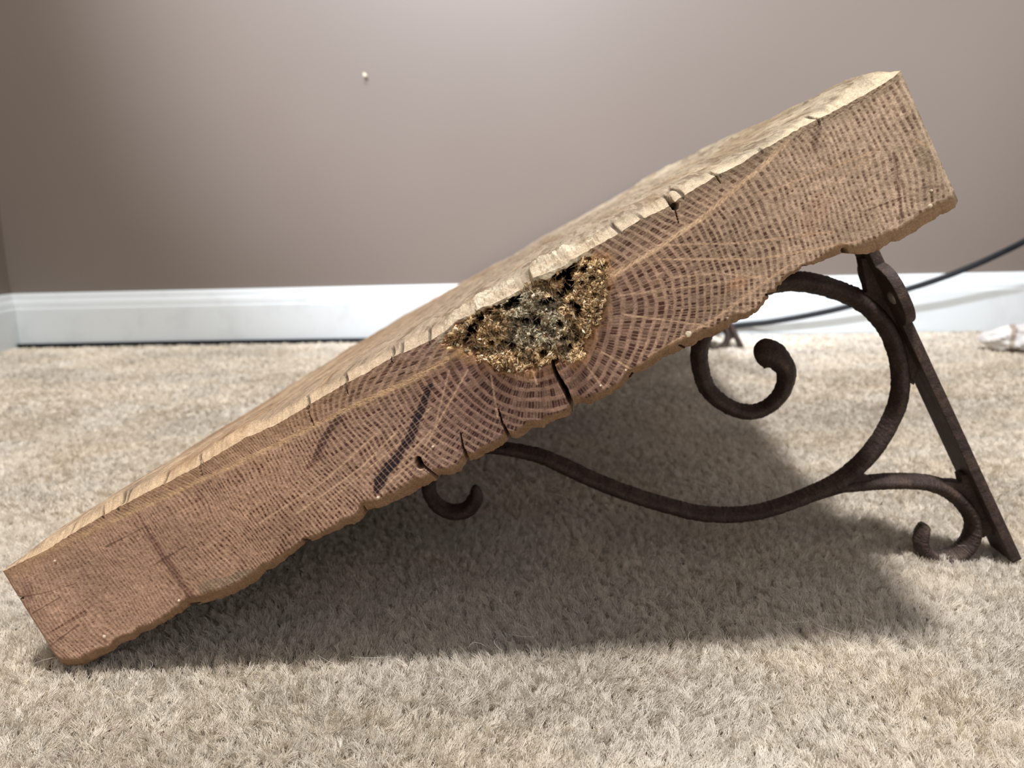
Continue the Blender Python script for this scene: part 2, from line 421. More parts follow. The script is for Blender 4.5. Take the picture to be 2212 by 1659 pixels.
# bevelled, broken lower edge
bw = np.interp(s, [0, .03, .06, .1, .14, .19, .24, .30, .335, .37, .42, .46, .52, .58, .64, .69, .73, .76, .80, .86, .90, 1.0],
               [26, 24, 17, 16, 17, 27, 24, 12, 14, 22, 30, 20, 18, 16, 14, 17, 24, 22, 8, 6, 26, 30]) * PX
bw = bw * (.8 + .5 * vnoise(s * 90, s * 0, 80)); bwg = bw[:, None]
bt = np.clip(1 - dB / bwg, 0, 1)
bevel = bt ** 1.6 * bwg * 1.1 + sstep(0, .25, bt) * .0003
Yd += bevel + bt * (fbm(xx * 350, yy * 350, 81, 3) - .5) * .0016
paint(sstep(.02, .3, bt) * .85, (154, 126, 98)); paint(sstep(.02, .3, bt) * (fbm(xx * 200, yy * 500, 83, 3)) * .7, (116, 88, 62))
paint(sstep(.02, .3, bt) * sstep(.09, .13, xx) * .8, (168, 140, 112))
# right end is worn round
eR = (TU[-1] - TU[-1]) ; dR = (1 - s)[:, None] * (BU[-1] - BU[0])
Yd += sstep(.0022, 0, dR) * .0015; paint(sstep(.004, .0005, dR + (rough_n - .5) * .002) * .55, (190, 172, 146))
Yd += sstep(.0015, 0, s[:, None] * .38) * .001
# cracks
def crack(pts, wd_, depth, c=(26, 16, 12)):
    global Yd
    D, Wd = seg_dist(U, V, pts, wd_)
    k = sstep(1.15, .75, D / np.maximum(Wd, 1e-5) + (rough_n - .5) * .35); Yd = Yd + k * depth; paint(k * .92, c)
crack([(1190,775),(1203,812),(1222,845),(1240,885)], [2.5,4.5,6,4], .020)
crack([(1077,885),(1085,915),(1095,935),(1104,950)], [.8,2.2,3.6,3.4], .010)
crack([(995,935),(1000,965),(1012,996)], [.8,2,3.6], .010)
crack([(903,992),(908,1006)], [6,8], .010); crack([(912,1004),(946,1032)], [3,3], .005)
crack([(33,1294),(50,1292)], [3,2], .003)
crack([(662,876),(668,895),(678,920)], [2.5,1.2,.7], .004, (70, 52, 40)); crack([(743,828),(752,852)], [3,.8], .004, (70, 52, 40))
crack([(430,1004),(438,1030)], [3,.8], .004, (70, 52, 40)); crack([(844,770),(848,784)], [2,.8], .003, (80, 62, 48))
crack([(1450,440),(1458,445)], [5,8], .007, (60, 50, 40)); crack([(1458,450),(1466,482)], [1.5,.8], .002, (80, 64, 50))
crack([(1547,380),(1556,396)], [2,.8], .003, (90, 78, 60)); crack([(1767,255),(1772,272)], [3,1], .003, (80, 66, 54))
crack([(656,1167),(668,1170)], [3,4], .004); crack([(786,1094),(791,1112)], [2,4], .005)
crack([(1824,541),(1827,545)], [6,6], .006, (50, 26, 18)); crack([(1468,746),(1482,752)], [1.5,2], .002, (80, 50, 30))
crack([(410,1306),(432,1302)], [2,2], .002, (70, 48, 34)); crack([(1735,577),(1740,575)], [3,2], .003); crack([(1655,637),(1664,636)], [2,3], .003, (90, 60, 40))
crack([(1360,814),(1366,806)], [1.5,1.5], .003, (60, 40, 26))

# --- rotten pocket
HOLE = [(948,742),(1000,768),(1032,778),(1060,796),(1085,808),(1120,812),(1160,806),(1190,792),(1235,786),(1262,768),(1280,735),(1300,690),(1312,650),(1318,600),
        (1308,560),(1285,548),(1250,545),(1215,560),(1180,585),(1150,585),(1125,615),(1080,632),(1040,660),(1000,690),(965,712)]
hp = np.array([uvpx(*p) for p in HOLE])
def inside(U, V, P):
    ins = np.zeros(U.shape, bool); n = len(P)
    for k in range(n):
        x1, y1 = P[k]; x2, y2 = P[(k + 1) % n]
        c_ = ((y1 > V) != (y2 > V)) & (U < (x2 - x1) * (V - y1) / (y2 - y1 + 1e-12) + x1); ins ^= c_
    return ins
jx = (fbm(xx * 420, yy * 420, 91, 3) - .5) * .006; jy = (fbm(xx * 420, yy * 420, 95, 3) - .5) * .006
ins = inside(U + jx, V + jy, hp)
Dh, _ = seg_dist(U + jx, V + jy, HOLE + HOLE[:1])
sd = np.where(ins, Dh, -Dh)
hm = sstep(0, .0035, sd)
crust = sstep(.0020, .0010, dT + (fbm(xx * 260, yy * 260, 97, 3) - .5) * .0050)      # the skin of the top stays
q = uvpx(1139, 620); gap = sstep(.0030, .0012, np.abs(U - q[0])); crust = crust * (1 - gap)
hm = hm * (1 - crust)
dn = fbm(xx * 260, yy * 260, 101, 4)
depth = .0012 + .0075 * sstep(.35, .75, dn) + .002 * sstep(.002, .02, sd)
def pit(px_, py_, rx, d_):
    global depth
    q = uvpx(px_, py_); k = sstep(1.1, .7, np.hypot(U - q[0], V - q[1]) / (rx * PX) + (fbm(xx * 300, yy * 300, 103, 2) - .5) * .9); depth = depth + k * d_
PITS = [(1108,648,13,.03),(1095,662,9,.02),(1055,672,10,.02),(1035,690,12,.02),(1018,712,13,.022),(1008,725,8,.02),(1235,572,14,.03),(1262,580,10,.02),
        (1222,592,12,.03),(1228,616,14,.03),(1222,628,9,.02),(1186,652,11,.025),(1238,658,9,.02),(1250,668,9,.02),(1248,680,8,.02),(1146,678,6,.015),
        (1132,694,10,.02),(1118,690,7,.015),(1105,750,9,.016),(1175,765,8,.016),(1200,780,8,.016),(1138,800,8,.012),(1210,700,8,.015),(1085,745,6,.012),
        (1025,762,6,.01),(1245,735,6,.01),(1232,752,7,.01),(1150,730,6,.01),(1270,560,5,.01),(1168,655,6,.015)]
PITS += [(1000,742,8,.02),(1072,660,9,.02),(1122,640,8,.03),(1200,600,10,.02),(1210,640,8,.02),(1255,610,7,.02),(1160,700,8,.02),(1060,745,8,.015),(1215,735,9,.015),(1280,600,7,.012)]
for p_ in PITS: pit(p_[0], p_[1], p_[2] * 1.15, p_[3])
Yd = Yd * (1 - hm) + hm * depth
# colour of the rot: honey right and left, grey-green in the middle
gx = sstep(1.0, .4, np.hypot((U - uvpx(1150, 690)[0]) / .013, (V - uvpx(1150, 690)[1]) / .020) + (fbm(xx * 120, yy * 120, 111, 3) - .5))
rc = L3((206, 174, 128)) * (1 - gx[..., None]) + L3((178, 170, 146)) * gx[..., None]
rn = fbm(xx * 700, yy * 700, 113, 3)[..., None]
rc = rc * (.45 + 1.1 * rn)
rc = rc * (1 - .75 * sstep(.010, .022, depth)[..., None])     # shade of the deep voids painted in, darker with depth
ring_in = sstep(-.0035, .0005, sd) * (1 - crust)
paint(ring_in * .5 * rough_n * 1.4, (206, 158, 104))
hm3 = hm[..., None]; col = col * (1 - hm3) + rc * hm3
crm = crust * sstep(-.003, .002, sd)
paint(crm * .8, (214, 204, 176))
paint(crm * sstep(.5, .7, fbm(xx * 400, yy * 400, 115, 3)) * .6, (120, 108, 84))
CRUMB = (U.copy(), V.copy(), Yd.copy(), hm.copy(), gx.copy(), sd.copy())

col = col * np.array([1.10, 1.10, 1.11])
# to world space (x and z re-projected for the recessed bevel so the outline stays)
def world(U, V, Yv):
    P_ = np.stack([O2[0] + U * eu[0] + V * ev[0], np.full(U.shape, Y0) + Yv, O2[1] + U * eu[1] + V * ev[1]], -1); return P_
PW = world(U, V, Yd)
sc_ = (Y0 + np.minimum(bevel, .004)) / Y0
PW[..., 0] = CAM[0] + (PW[..., 0] - CAM[0]) * sc_; PW[..., 2] = CAM[2] + (PW[..., 2] - CAM[2]) * sc_
face = PW; facecol = np.clip(col, .004, .95)

# --- top surface
NY = 230
w = np.linspace(0, 1, NY) ** 2.3
edge = face[:, -1, :]; ecol = facecol[:, -1, :]
yl = np.maximum(YL - 0, 0)
Yg = edge[:, None, 1] + (Y0 + YL - edge[:, None, 1]) * w[None, :]
dy = Yg - Y0
Ue = TU[:, None] + 0 * dy; Ve0 = TV[:, None]
topline = tv[0] + (tv[-1] - tv[0]) * (TU - tu[0]) / (tu[-1] - tu[0])
back = sstep(.0, .035, dy)
Vt = Ve0 * (1 - back) + (topline[:, None] + .0004) * back
endfade = sstep(0, .012, (TU - TU[0])[:, None]) * sstep(0, .004, (TU[-1] - TU)[:, None])
rise = np.interp(TU, [-.22, -.15, -.05, .0, .05, .12, .2], [.0030, .0034, .0026, .0030, .0024, .0018, .0020])[:, None]
rise = rise + (.0032 * np.exp(-((TU - TU[-1] + .0095) / .0095) ** 2))[:, None]
ed = sstep(.0, .0085, dy + (fbm(Ue * 90, dy * 60, 120, 2) - .5) * .003)
Vt = Vt + rise * ed * (.25 + .75 * endfade)
wv = (fbm(Ue * 36, dy * 5, 121, 3) - .5) * .0042 + (fbm(Ue * 260, dy * 26, 122, 3) - .5) * .0014 + (fbm(Ue * 700, dy * 300, 123, 2) - .5) * .0004
Vt = Vt + wv * sstep(0, .006, dy) * (.3 + .7 * endfade) - sstep(.6, 1.0, dy) * .0022
# lumps and flakes of the skin over the rot
def bumpU(a_, b_, f_=.004): return sstep(uvpx(*a_)[0] - f_, uvpx(*a_)[0] + f_, Ue) * sstep(uvpx(*b_)[0] + f_, uvpx(*b_)[0] - f_, Ue)
hz = np.clip(bumpU((1035, 670), (1122, 625), .006) + bumpU((1156, 590), (1242, 555), .004) + .8 * bumpU((1280, 535), (1315, 518), .002) + .35 * bumpU((955, 720), (1040, 670)) + .2 * bumpU((1240, 555), (1300, 520)), 0, 1) * sstep(.030, .004, dy)
Vt = Vt + hz * ((fbm(Ue * 130, dy * 200, 125, 3) - .38) * .0062 + (fbm(Ue * 1000, dy * 900, 126, 3) - .5) * .0026) * sstep(0, .0012, dy)
gp = sstep(.0034, .0012, np.abs(Ue - uvpx(1139, 620)[0])) * sstep(.012, .004, dy); Vt = Vt - gp * .006
# checks running back from the front edge
chk = np.zeros(Ue.shape)
for (a_, b_, ln) in [(430,1006,.020),(352,1047,.014),(278,1087,.022),(256,1095,.012),(217,1117,.012),(152,1155,.012),(664,877,.018),(743,830,.014),(844,773,.012),(870,765,.012),
                 (926,731,.02),(1385,473,.008),(1450,443,.016),(1471,427,.030),(1547,380,.01),(1647,323,.01),(1767,258,.014),(1336,504,.02),(28,1228,.012)]:
    q = uvpx(a_, b_)[0]; k = sstep(.0009, .0002, np.abs(Ue - q - (fbm(dy * 90, dy * 0, 130 + a_ % 7, 2) - .5) * .004)) * sstep(ln, ln * .5, dy); chk = np.maximum(chk, k)
Vt = Vt - chk * .0012
Xt = O2[0] + Ue * eu[0] + Vt * ev[0]; Zt = O2[1] + Ue * eu[1] + Vt * ev[1]
top = np.stack([Xt, Yg, Zt], -1); top[:, 0, :] = edge
tb = np.stack([np.interp(Ue, xs, np.array([lin(*c_) for c_ in [(208,182,150),(206,180,148),(200,182,158),(210,194,168),(222,208,180),(232,216,186)]])[:, k]) for k in range(3)], -1)
tcn = fbm(Ue * 200, dy * 14, 140, 4)[..., None]; tcn2 = fbm(Ue * 900, dy * 120, 141, 3)[..., None]
tcol = tb * np.array([.77, .76, .78]) * (.62 + .62 * tcn) * (.75 + .5 * tcn2)
patch = sstep(.50, .68, fbm(Ue * 60, dy * 9, 143, 4))[..., None]; tcol = tcol * (1 - patch) + tcol * np.array([.78, .70, .62]) * patch
shade_fleck = (.6 * (1 - hz) * sstep(.61, .70, fbm(Ue * 380, dy * 60, 142, 3)) * sstep(.004, .012, dy))[..., None]  # dark flecks paint in the shade of pits between the bumps
tcol = tcol * (1 - shade_fleck) + lin(116, 96, 76) * shade_fleck
rim = (sstep(.0095, .003, dy + (fbm(Ue * 300, dy * 60, 144, 3) - .5) * .006) * .65)[..., None]; tcol = tcol * (1 - rim) + tb * 1.18 * rim
hz3 = hz[..., None]; wh = np.clip(hz3 * 1.1 * sstep(.3, .55, fbm(Ue * 70, dy * 160, 146, 3))[..., None], 0, 1) * (.35 + .65 * sstep(.4, .6, fbm(Ue * 300, dy * 200, 145, 3)))[..., None]; tcol = tcol * (1 - wh) + lin(232, 224, 200) * wh
tcol = tcol * (1 - chk[..., None] * .75)
# --- bottom, ends, back
NYb = 70; wb = np.linspace(0, 1, NYb) ** 1.8
be = face[:, 0, :]; Yb = be[:, None, 1] + (Y0 + YL - be[:, None, 1]) * wb[None, :]; dyb = Yb - Y0
botline = bv[3] + (bv[-3] - bv[3]) * (BU - bu[3]) / (bu[-3] - bu[3]) + .0006
bk = sstep(0, .05, dyb - .004)
tb0 = ((be[:, [0, 2]] - O2) @ eu)[:, None]; vb0 = ((be[:, [0, 2]] - O2) @ ev)[:, None]
Vb = vb0 * (1 - bk) + botline[:, None] * bk + (fbm(tb0 * 60, dyb * 8, 150, 3) - .5) * .0025 * sstep(.0, .02, dyb)
bot = np.stack([O2[0] + tb0 * eu[0] + Vb * ev[0], Yb, O2[1] + tb0 * eu[1] + Vb * ev[1]], -1); bot[:, 0, :] = be
bcol = lin(140, 106, 76)[None, None, :] * (.6 + .8 * fbm(tb0 * 200 + 0 * dyb, dyb * 14, 151, 3)[..., None])
def endgrid(k):
    a = face[k]; n = a.shape[0]; g = np.zeros((n, NYb, 3))
    lo = bot[k]; ti = np.linspace(0, 1, n)[:, None]
    y_t = top[k, :, 1]; up = np.stack([np.interp(Yb[k], y_t, top[k, :, 0]), Yb[k], np.interp(Yb[k], y_t, top[k, :, 2])], -1)
    for c_ in (0, 2): g[..., c_] = lo[None, :, c_] * (1 - ti) + up[None, :, c_] * ti
    g[..., 1] = a[:, 1][:, None] + (Y0 + YL - a[:, 1][:, None]) * wb[None, :]
    f0 = sstep(.02, 0, g[..., 1] - Y0)[..., None]
    lin0 = lo[None, 0, :] * (1 - ti) + up[None, 0, :] * ti
    dv = a - lin0; dv[:, 1] = 0; g = g + dv[:, None, :] * f0
    g[:, 0, :] = a
    cc = lin(196, 172, 138)[None, None, :] * (.65 + .7 * fbm(ti * 40 + 0 * g[..., 1], g[..., 1] * 16, 160, 3)[..., None])
    return g, cc
eL, cL = endgrid(0); eRr, cR = endgrid(-1)
bf = np.stack([bot[::10, -1, :], top[::10, -1, :]], 1); bfc = np.broadcast_to(lin(170, 135, 105), bf.shape)
board = empty('wooden_mantel_board', (float(bot[150, 0, 0]), Y0 + YL / 2, 0.0))
tag(board, 'thick reclaimed oak mantel board with rotten hollow in its cut end, leaning on iron brackets', 'wooden board')
def wood(name, grids, cols):
    o = grid_mesh(name, grids, m_wood, board, cols); o.matrix_parent_inverse = Matrix.Translation(-board.location); return o
wood('plank', [face[:, ::-1], top[:, ::-1][:, ::-1], bot[:, ::-1], eL, eRr, bf], [facecol[:, ::-1], tcol, bcol[:, ::-1], cL, cR, bfc])

# --- crumbs, flakes and fibres of rotten wood in the hollow
rng = np.random.RandomState(5)
Uc, Vc, Yc, Hc, Gc, Sc = CRUMB
cand = np.argwhere(Hc > .35); 
def shards(n, lmin, lmax, wmin, wmax, seed, fib=False):
    rg = np.random.RandomState(seed); idx = cand[rg.randint(0, len(cand), n)]
    u_ = Uc[idx[:, 0], idx[:, 1]]; v_ = Vc[idx[:, 0], idx[:, 1]]; d_ = Yc[idx[:, 0], idx[:, 1]]; g_ = Gc[idx[:, 0], idx[:, 1]]
    keep = d_ < (.0105 + .004 * rg.rand(n) + .03 * (rg.rand(n) < .08)); u_, v_, d_, g_ = u_[keep], v_[keep], d_[keep], g_[keep]; n = len(u_)
    c0 = np.stack([O2[0] + u_ * eu[0] + v_ * ev[0], Y0 + np.minimum(d_, .011) - .0004 - rg.rand(n) ** 2 * .0035, O2[1] + u_ * eu[1] + v_ * ev[1]], -1)
    a = rg.randn(n, 3); a[:, 1] *= .8; a /= np.linalg.norm(a, axis=1)[:, None]
    b_ = np.cross(a, rg.randn(n, 3)); b_ /= np.linalg.norm(b_, axis=1)[:, None]; c_ = np.cross(a, b_)
    l = (lmin + (lmax - lmin) * rg.rand(n) ** 2)[:, None] / 2; w_ = (wmin + (wmax - wmin) * rg.rand(n))[:, None] / 2; t_ = w_ * (.35 + .4 * rg.rand(n)[:, None])
    pts = [-a * l, a * l, b_ * w_ - a * l * .3, -b_ * w_ + a * l * .2, c_ * t_ + a * l * .3, -c_ * t_ - a * l * .2]
    V_ = np.stack([c0 + p for p in pts], 1).reshape(-1, 3)
    f = np.array([(0,2,4),(0,4,3),(0,3,5),(0,5,2),(1,4,2),(1,3,4),(1,5,3),(1,2,5)])
    F_ = (np.arange(n)[:, None, None] * 6 + f[None]).reshape(-1, 3)
    honey = lin(232, 202, 156); grey = lin(206, 198, 172); brown = lin(168, 134, 104); wht = lin(244, 234, 210)
    mixr = rg.rand(n, 1); cc = np.where(mixr < .12, wht, np.where(mixr < .3, brown, honey * (1 - g_[:, None]) + grey * g_[:, None]))
    cc = cc * (.5 + .75 * rg.rand(n, 1)); return V_, F_, np.repeat(cc, 6, 0)
def joined(L_):
    V_, F_, C_ = [], [], []; o_ = 0
    for (v, f, c_) in L_: V_.append(v); F_.append(f + o_); C_.append(c_); o_ += len(v)
    return np.concatenate(V_), np.concatenate(F_), np.concatenate(C_)
v, f, c_ = joined([shards(9000, .0008, .0030, .0005, .0016, 1), shards(1900, .002, .0050, .0004, .0012, 2), shards(500, .004, .009, .00014, .0003, 3)])
o = raw_mesh('rotten_wood_crumb', v, f, m_chip, board, c_); o.matrix_parent_inverse = Matrix.Translation(-board.location)
o['kind'] = 'stuff'; o['label'] = 'honey and grey crumbs of rotten wood in the hollow'

# ------------------------------------------------------------------ iron brackets
YB = 0.4445; YF0, YF1 = 0.4328, 0.4560
def bp(px, py, y=YB):
    q = at_y(px, py, y); return np.array([q[0], q[2]])
def smooth_path(P, n):
    P = np.array(P, float); d = np.r_[0, np.cumsum(np.hypot(*np.diff(P[:, :2], axis=0).T))]; t = np.linspace(0, d[-1], n)
    # Catmull-Rom through the points
    out = []
    for tt_ in t:
        k = min(max(np.searchsorted(d, tt_) - 1, 0), len(P) - 2); u_ = (tt_ - d[k]) / max(d[k + 1] - d[k], 1e-9)
        p0 = P[max(k - 1, 0)]; p1 = P[k]; p2_ = P[k + 1]; p3 = P[min(k + 2, len(P) - 1)]
        out.append(.5 * ((2 * p1) + (-p0 + p2_) * u_ + (2 * p0 - 5 * p1 + 4 * p2_ - p3) * u_ ** 2 + (-p0 + 3 * p1 - 3 * p2_ + p3) * u_ ** 3))
    return np.array(out)
def sweep(name, pts, parent, depth=.0125, n=420, seed=1, y=YB):
    """flat-sided tapered bar following pixel points (px, py, width px) in the bracket's plane"""
    Q = [(*bp(a, b_, y), c_ * y / F) for (a, b_, c_) in pts]
    S = smooth_path(Q, n); P = S[:, :2]; wd_ = S[:, 2]
    T_ = np.gradient(P, axis=0); T_ /= np.linalg.norm(T_, axis=1)[:, None]; Nn = np.stack([-T_[:, 1], T_[:, 0]], 1)
    sect = []
    for k in range(24):                                   # rounded hexagon: wide in the middle, draft to both faces
        a = 2 * math.pi * k / 24; cx_, cy_ = math.cos(a), math.sin(a)
        p_ = 1.0 / (abs(cx_) ** 1.25 + abs(cy_) ** 1.25) ** .8; q_ = min(1.0, .93 / max(abs(cy_ * p_), 1e-6)) if abs(cy_ * p_) > .93 else 1.0
        sx = cx_ * p_; sy = max(-.82, min(.82, cy_ * p_)) / .82
        sect.append((sx, sy))
    sect = np.array(sect); ns = len(sect)
    cap = np.sqrt(np.clip(1 - (1 - np.clip(np.minimum(np.arange(n), n - 1 - np.arange(n)) / (n / 110 + 1), 0, 1)) ** 2, .02, 1))
    nz = np.arange(n)[:, None] * .35
    rough = (fbm(nz + 0 * sect[None, :, 0], np.arange(ns)[None, :] * .9 + nz * 0, seed, 3) - .5) * .0009
    hw = (wd_ / 2 * cap)[:, None] + rough
    hd = (depth / 2 * np.clip(wd_ / wd_.mean(), .6, 1.5) ** .5 * cap)[:, None] + rough
    X = P[:, None, 0] + Nn[:, None, 0] * sect[None, :, 0] * hw; Z = P[:, None, 1] + Nn[:, None, 1] * sect[None, :, 0] * hw
    Y = y + sect[None, :, 1] * hd
    g = np.stack([X, Y, Z], -1); g = np.concatenate([g, g[:, :1]], 1)
    return grid_mesh(name, [g], m_iron, parent)
br = empty('iron_shelf_bracket', (float(bp(2196, 1207, YF0)[0]), YB, 0.0))
tag(br, 'nearer rusty cast iron scroll bracket, its foot standing on the carpet at the right', 'shelf bracket', 'iron brackets under the board')
def fix(o): o.matrix_parent_inverse = Matrix.Translation(-br.location); return o
# scroll: from the inner curl round the big C into the long S and its far curl
SC = [(1630,768,62),(1650,764,66),(1668,767,62),(1686,781,50),(1699,806,43),(1687,850,37),(1655,880,35),(1616,890,35),(1570,876,35),(1530,842,36),(1512,790,38),(1514,742,39),(1540,690,40),
      (1590,650,42),(1655,617,43),(1725,608,44),(1800,624,42),(1862,652,42),(1905,693,42),(1930,738,41),(1944,800,40),(1940,866,40),(1909,936,40),(1866,993,40),(1805,1042,40),
      (1716,1081,36),(1640,1105,36),(1577,1112,37),(1510,1108,37),(1450,1094,37),(1375,1072,37),(1305,1046,38),(1255,1024,38),(1215,1005,38),(1175,988,36),(1140,978,34),(1085,968,32),(1030,966,32),
      (975,978,33),(938,1008,34),(926,1045,34),(935,1078,34),(957,1099,36),(985,1106,38),(1012,1098,38),(1028,1073,34),(1025,1048,22)]
fix(sweep('scroll', SC, br, .0150, 1500, 2))
LS = [(1790,1056,20),(1825,1049,30),(1862,1044,34),(1905,1040,36),(1955,1039,36),(2000,1042,36),(2040,1055,36),(2074,1080,36),(2096,1110,36),(2102,1138,36),(2093,1170,38),(2068,1196,38),
      (2034,1206,34),(2006,1199,32),(1989,1176,32),(1992,1150,30),(2000,1132,18)]
fix(sweep('foot_scroll', LS, br, .0150, 600, 3))
# wall arm: flat bar seen on edge, with a screw ear
f0 = bp(2196, 1210, YF0); f1 = bp(1890, 548, YF0)
ad = (f1 - f0) / np.linalg.norm(f1 - f0); an = np.array([-ad[1], ad[0]])
b0 = np.array([bp(124, 1438, Y0)[0], 0.0]); q0 = p2(184, 1438); q1 = p2(2047, 460); bd = (q1 - q0) / np.linalg.norm(q1 - q0)
# meet the underside of the board
A_ = np.array([ad, -bd]).T; tlen, ulen = np.linalg.solve(A_, q0 - f0); LA = tlen - .0022
def extruded(name, outline, holes, thick, frame, parent, bev=.0004):
    cu = bpy.data.curves.new(name + '_c', 'CURVE'); cu.dimensions = '2D'; cu.fill_mode = 'BOTH'; cu.extrude = thick / 2 - bev; cu.bevel_depth = bev; cu.bevel_resolution = 1
    for P_ in [outline] + holes:
        sp_ = cu.splines.new('POLY'); sp_.points.add(len(P_) - 1); sp_.use_cyclic_u = True
        for k, p_ in enumerate(P_): sp_.points[k].co = (p_[0], p_[1], 0, 1)
    ob = bpy.data.objects.new(name + '_t', cu); sc.collection.objects.link(ob); bpy.context.view_layer.update()
    me = bpy.data.meshes.new_from_object(ob.evaluated_get(bpy.context.evaluated_depsgraph_get())); me.name = name
    bpy.data.objects.remove(ob); me.transform(frame); me.materials.clear(); me.materials.append(m_iron)
    o = bpy.data.objects.new(name, me); return link(o, parent)
def ear_outline(Lg, w0, w1, ears):
    """strip along x from 0 to Lg, y from w0 to w1, with round ears"""
    xs_ = np.linspace(0, Lg, 260); lo, hi_ = [], []
    for x in xs_:
        e = 0
        for (c0, hl, pr) in ears:
            t = abs(x - c0) / hl
            if t < 1: e = max(e, pr * (1 - t ** 2.6) ** .6)
        j = .00025 * (vnoise(x * 900, 1) - .5)
        lo.append((x, w0 - e + j)); hi_.append((x, w1 + e + j))
    return lo + hi_[::-1]
def circ(x, y, r_, n=20): return [(x + r_ * math.cos(-2 * math.pi * k / n), y + r_ * math.sin(-2 * math.pi * k / n)) for k in range(n)]
ce = np.linalg.norm(bp(1912, 610, YF0) - f0) * 0 + np.dot(bp(1938, 652, YF0) - f0, ad)
out = ear_outline(LA, YF0, YF1, [(ce + .004, .0155, .0130), (.030 - .03, .0001, 0)])
fr_ = Matrix(((ad[0], 0, an[0], f0[0]), (0, 1, 0, 0), (ad[1], 0, an[1], f0[1]), (0, 0, 0, 1)))
fix(extruded('wall_arm', out, [], .0050, fr_, br))
m_screw, N, L, b = mat('worn_steel', (.32, .29, .27), rough=.45, metal=.4)
for yy_ in (YF0 - .0045, YF1 + .0045):
    bm = bmesh.new(); bmesh.ops.create_uvsphere(bm, u_segments=20, v_segments=12, radius=.0034)
    c_ = f0 + ad * (ce + .004) + an * .0025
    for v in bm.verts:
        q_ = v.co; k_ = q_.x * .0 ; v.co = Vector((c_[0] + an[0] * q_.z * .45 + ad[0] * q_.x, yy_ + q_.y, c_[1] + an[1] * q_.z * .45 + ad[1] * q_.x))
    o = fix(bobj('screw', bm, m_screw, br, True)); o['label'] = 'grey screw head in the ear of the wall arm'
# shelf arm, screwed flat under the board
nb = np.array([-bd[1], bd[0]]); s0 = q0 + bd * ulen - nb * .0026
fr2 = Matrix(((-bd[0], 0, nb[0], s0[0]), (0, 1, 0, 0), (-bd[1], 0, nb[1], s0[1]), (0, 0, 0, 1)))
out = ear_outline(.245, YF0, YF1, [(.05, .0155, .012), (.2, .0155, .012)])
fix(extruded('shelf_arm', out, [circ(.05, YF0 - .0035, .0022), circ(.2, YF0 - .0035, .0022)], .0040, fr2, br))
# cast webs where scrolls meet the wall arm
def web(pts, name='web'):
    P_ = [bp(*p) for p in pts]; fr3 = Matrix(((1, 0, 0, 0), (0, 0, -1, YB), (0, 1, 0, 0), (0, 0, 0, 1)))
    return fix(extruded(name, [tuple(p) for p in P_], [], .0085, fr3, br, .0008))
web([(1850,640),(1872,630),(1866,600),(1858,560),(1880,560),(1905,620),(1930,670),(1955,730),(1975,790),(1968,817),(1958,790),(1940,750),(1915,700),(1885,665)])
web([(2040,1040),(2060,1040),(2076,1043),(2072,1025),(2085,1020),(2110,1075),(2130,1120),(2135,1148),(2128,1146),(2118,1152),(2100,1120),(2080,1070)])
web([(1856,1022),(1846,1008),(1800,1035),(1760,1060),(1740,1080),(1800,1062),(1850,1048),(1880,1035)])
# second bracket: same casting near the far end
def copy_tree(o, parent=None):
    c_ = o.copy(); sc.collection.objects.link(c_)
    if parent is not None: c_.parent = parent
    for ch in list(o.children): copy_tree(ch, c_)
    return c_
kids = list(br.children)
br2 = br.copy(); sc.collection.objects.link(br2)
for ch in kids:
    c_ = ch.copy(); sc.collection.objects.link(c_); c_.parent = br2; c_.matrix_parent_inverse = ch.matrix_parent_inverse.copy()
br2.location = (br.location[0], br.location[1] + .716, 0)
br2['label'] = 'farther iron scroll bracket, only its small foot showing below the board near the wall'

# ------------------------------------------------------------------ cable
def tube(name, pts, rad_, m, n=400, ns=14, parent=None, close=True):
    S = smooth_path3(np.array(pts, float), n)
    T_ = np.gradient(S, axis=0); T_ /= np.linalg.norm(T_, axis=1)[:, None]
    up_ = np.array([0, 0, 1.0]); A = np.cross(T_, up_); A /= np.linalg.norm(A, axis=1)[:, None]; B = np.cross(A, T_)
    a = np.linspace(0, 2 * np.pi, ns + 1)
    rr_ = np.full(n, rad_); 
    g = S[:, None, :] + rr_[:, None, None] * (A[:, None, :] * np.cos(a)[None, :, None] + B[:, None, :] * np.sin(a)[None, :, None])
    return grid_mesh(name, [g], m, parent)
def smooth_path3(P, n):
    d = np.r_[0, np.cumsum(np.linalg.norm(np.diff(P, axis=0), axis=1))]; t = np.linspace(0, d[-1], n); out = []
    for tt_ in t:
        k = min(max(np.searchsorted(d, tt_) - 1, 0), len(P) - 2); u_ = (tt_ - d[k]) / max(d[k + 1] - d[k], 1e-9)
        p0 = P[max(k - 1, 0)]; p1 = P[k]; p2_ = P[k + 1]; p3 = P[min(k + 2, len(P) - 1)]
        out.append(.5 * ((2 * p1) + (-p0 + p2_) * u_ + (2 * p0 - 5 * p1 + 4 * p2_ - p3) * u_ ** 2 + (-p0 + 3 * p1 - 3 * p2_ + p3) * u_ ** 3))
    return np.array(out)
yw = lambda x: WY0 + (x - WX0) * math.tan(WA)
cb = []
for x in (-.85, -.6, -.4, -.2): cb.append((x, yw(x) - .0195, -.0012 + .0006 * math.sin(x * 30)))
for x in (0.0, .15): cb.append((x, yw(x) - .019, .001))
for (a_, b_, yq) in [(1595,703,1.270),(1660,696,1.262),(1747,681,1.253),(1836,661,1.244),(1953,627,1.230),(2036,600,1.217),(2107,572,1.205),(2166,545,1.192),(2212,522,1.18),(2320,462,1.16),(2460,380,1.14),(2800,160,1.08),(3300,-260,.98)]:
    cb.append(tuple(at_y(a_, b_, yq)))
tag(tube('power_cord', cb, .0040, m_cable, 700), 'black round cord along the white baseboard, rising to the right', 'cord')

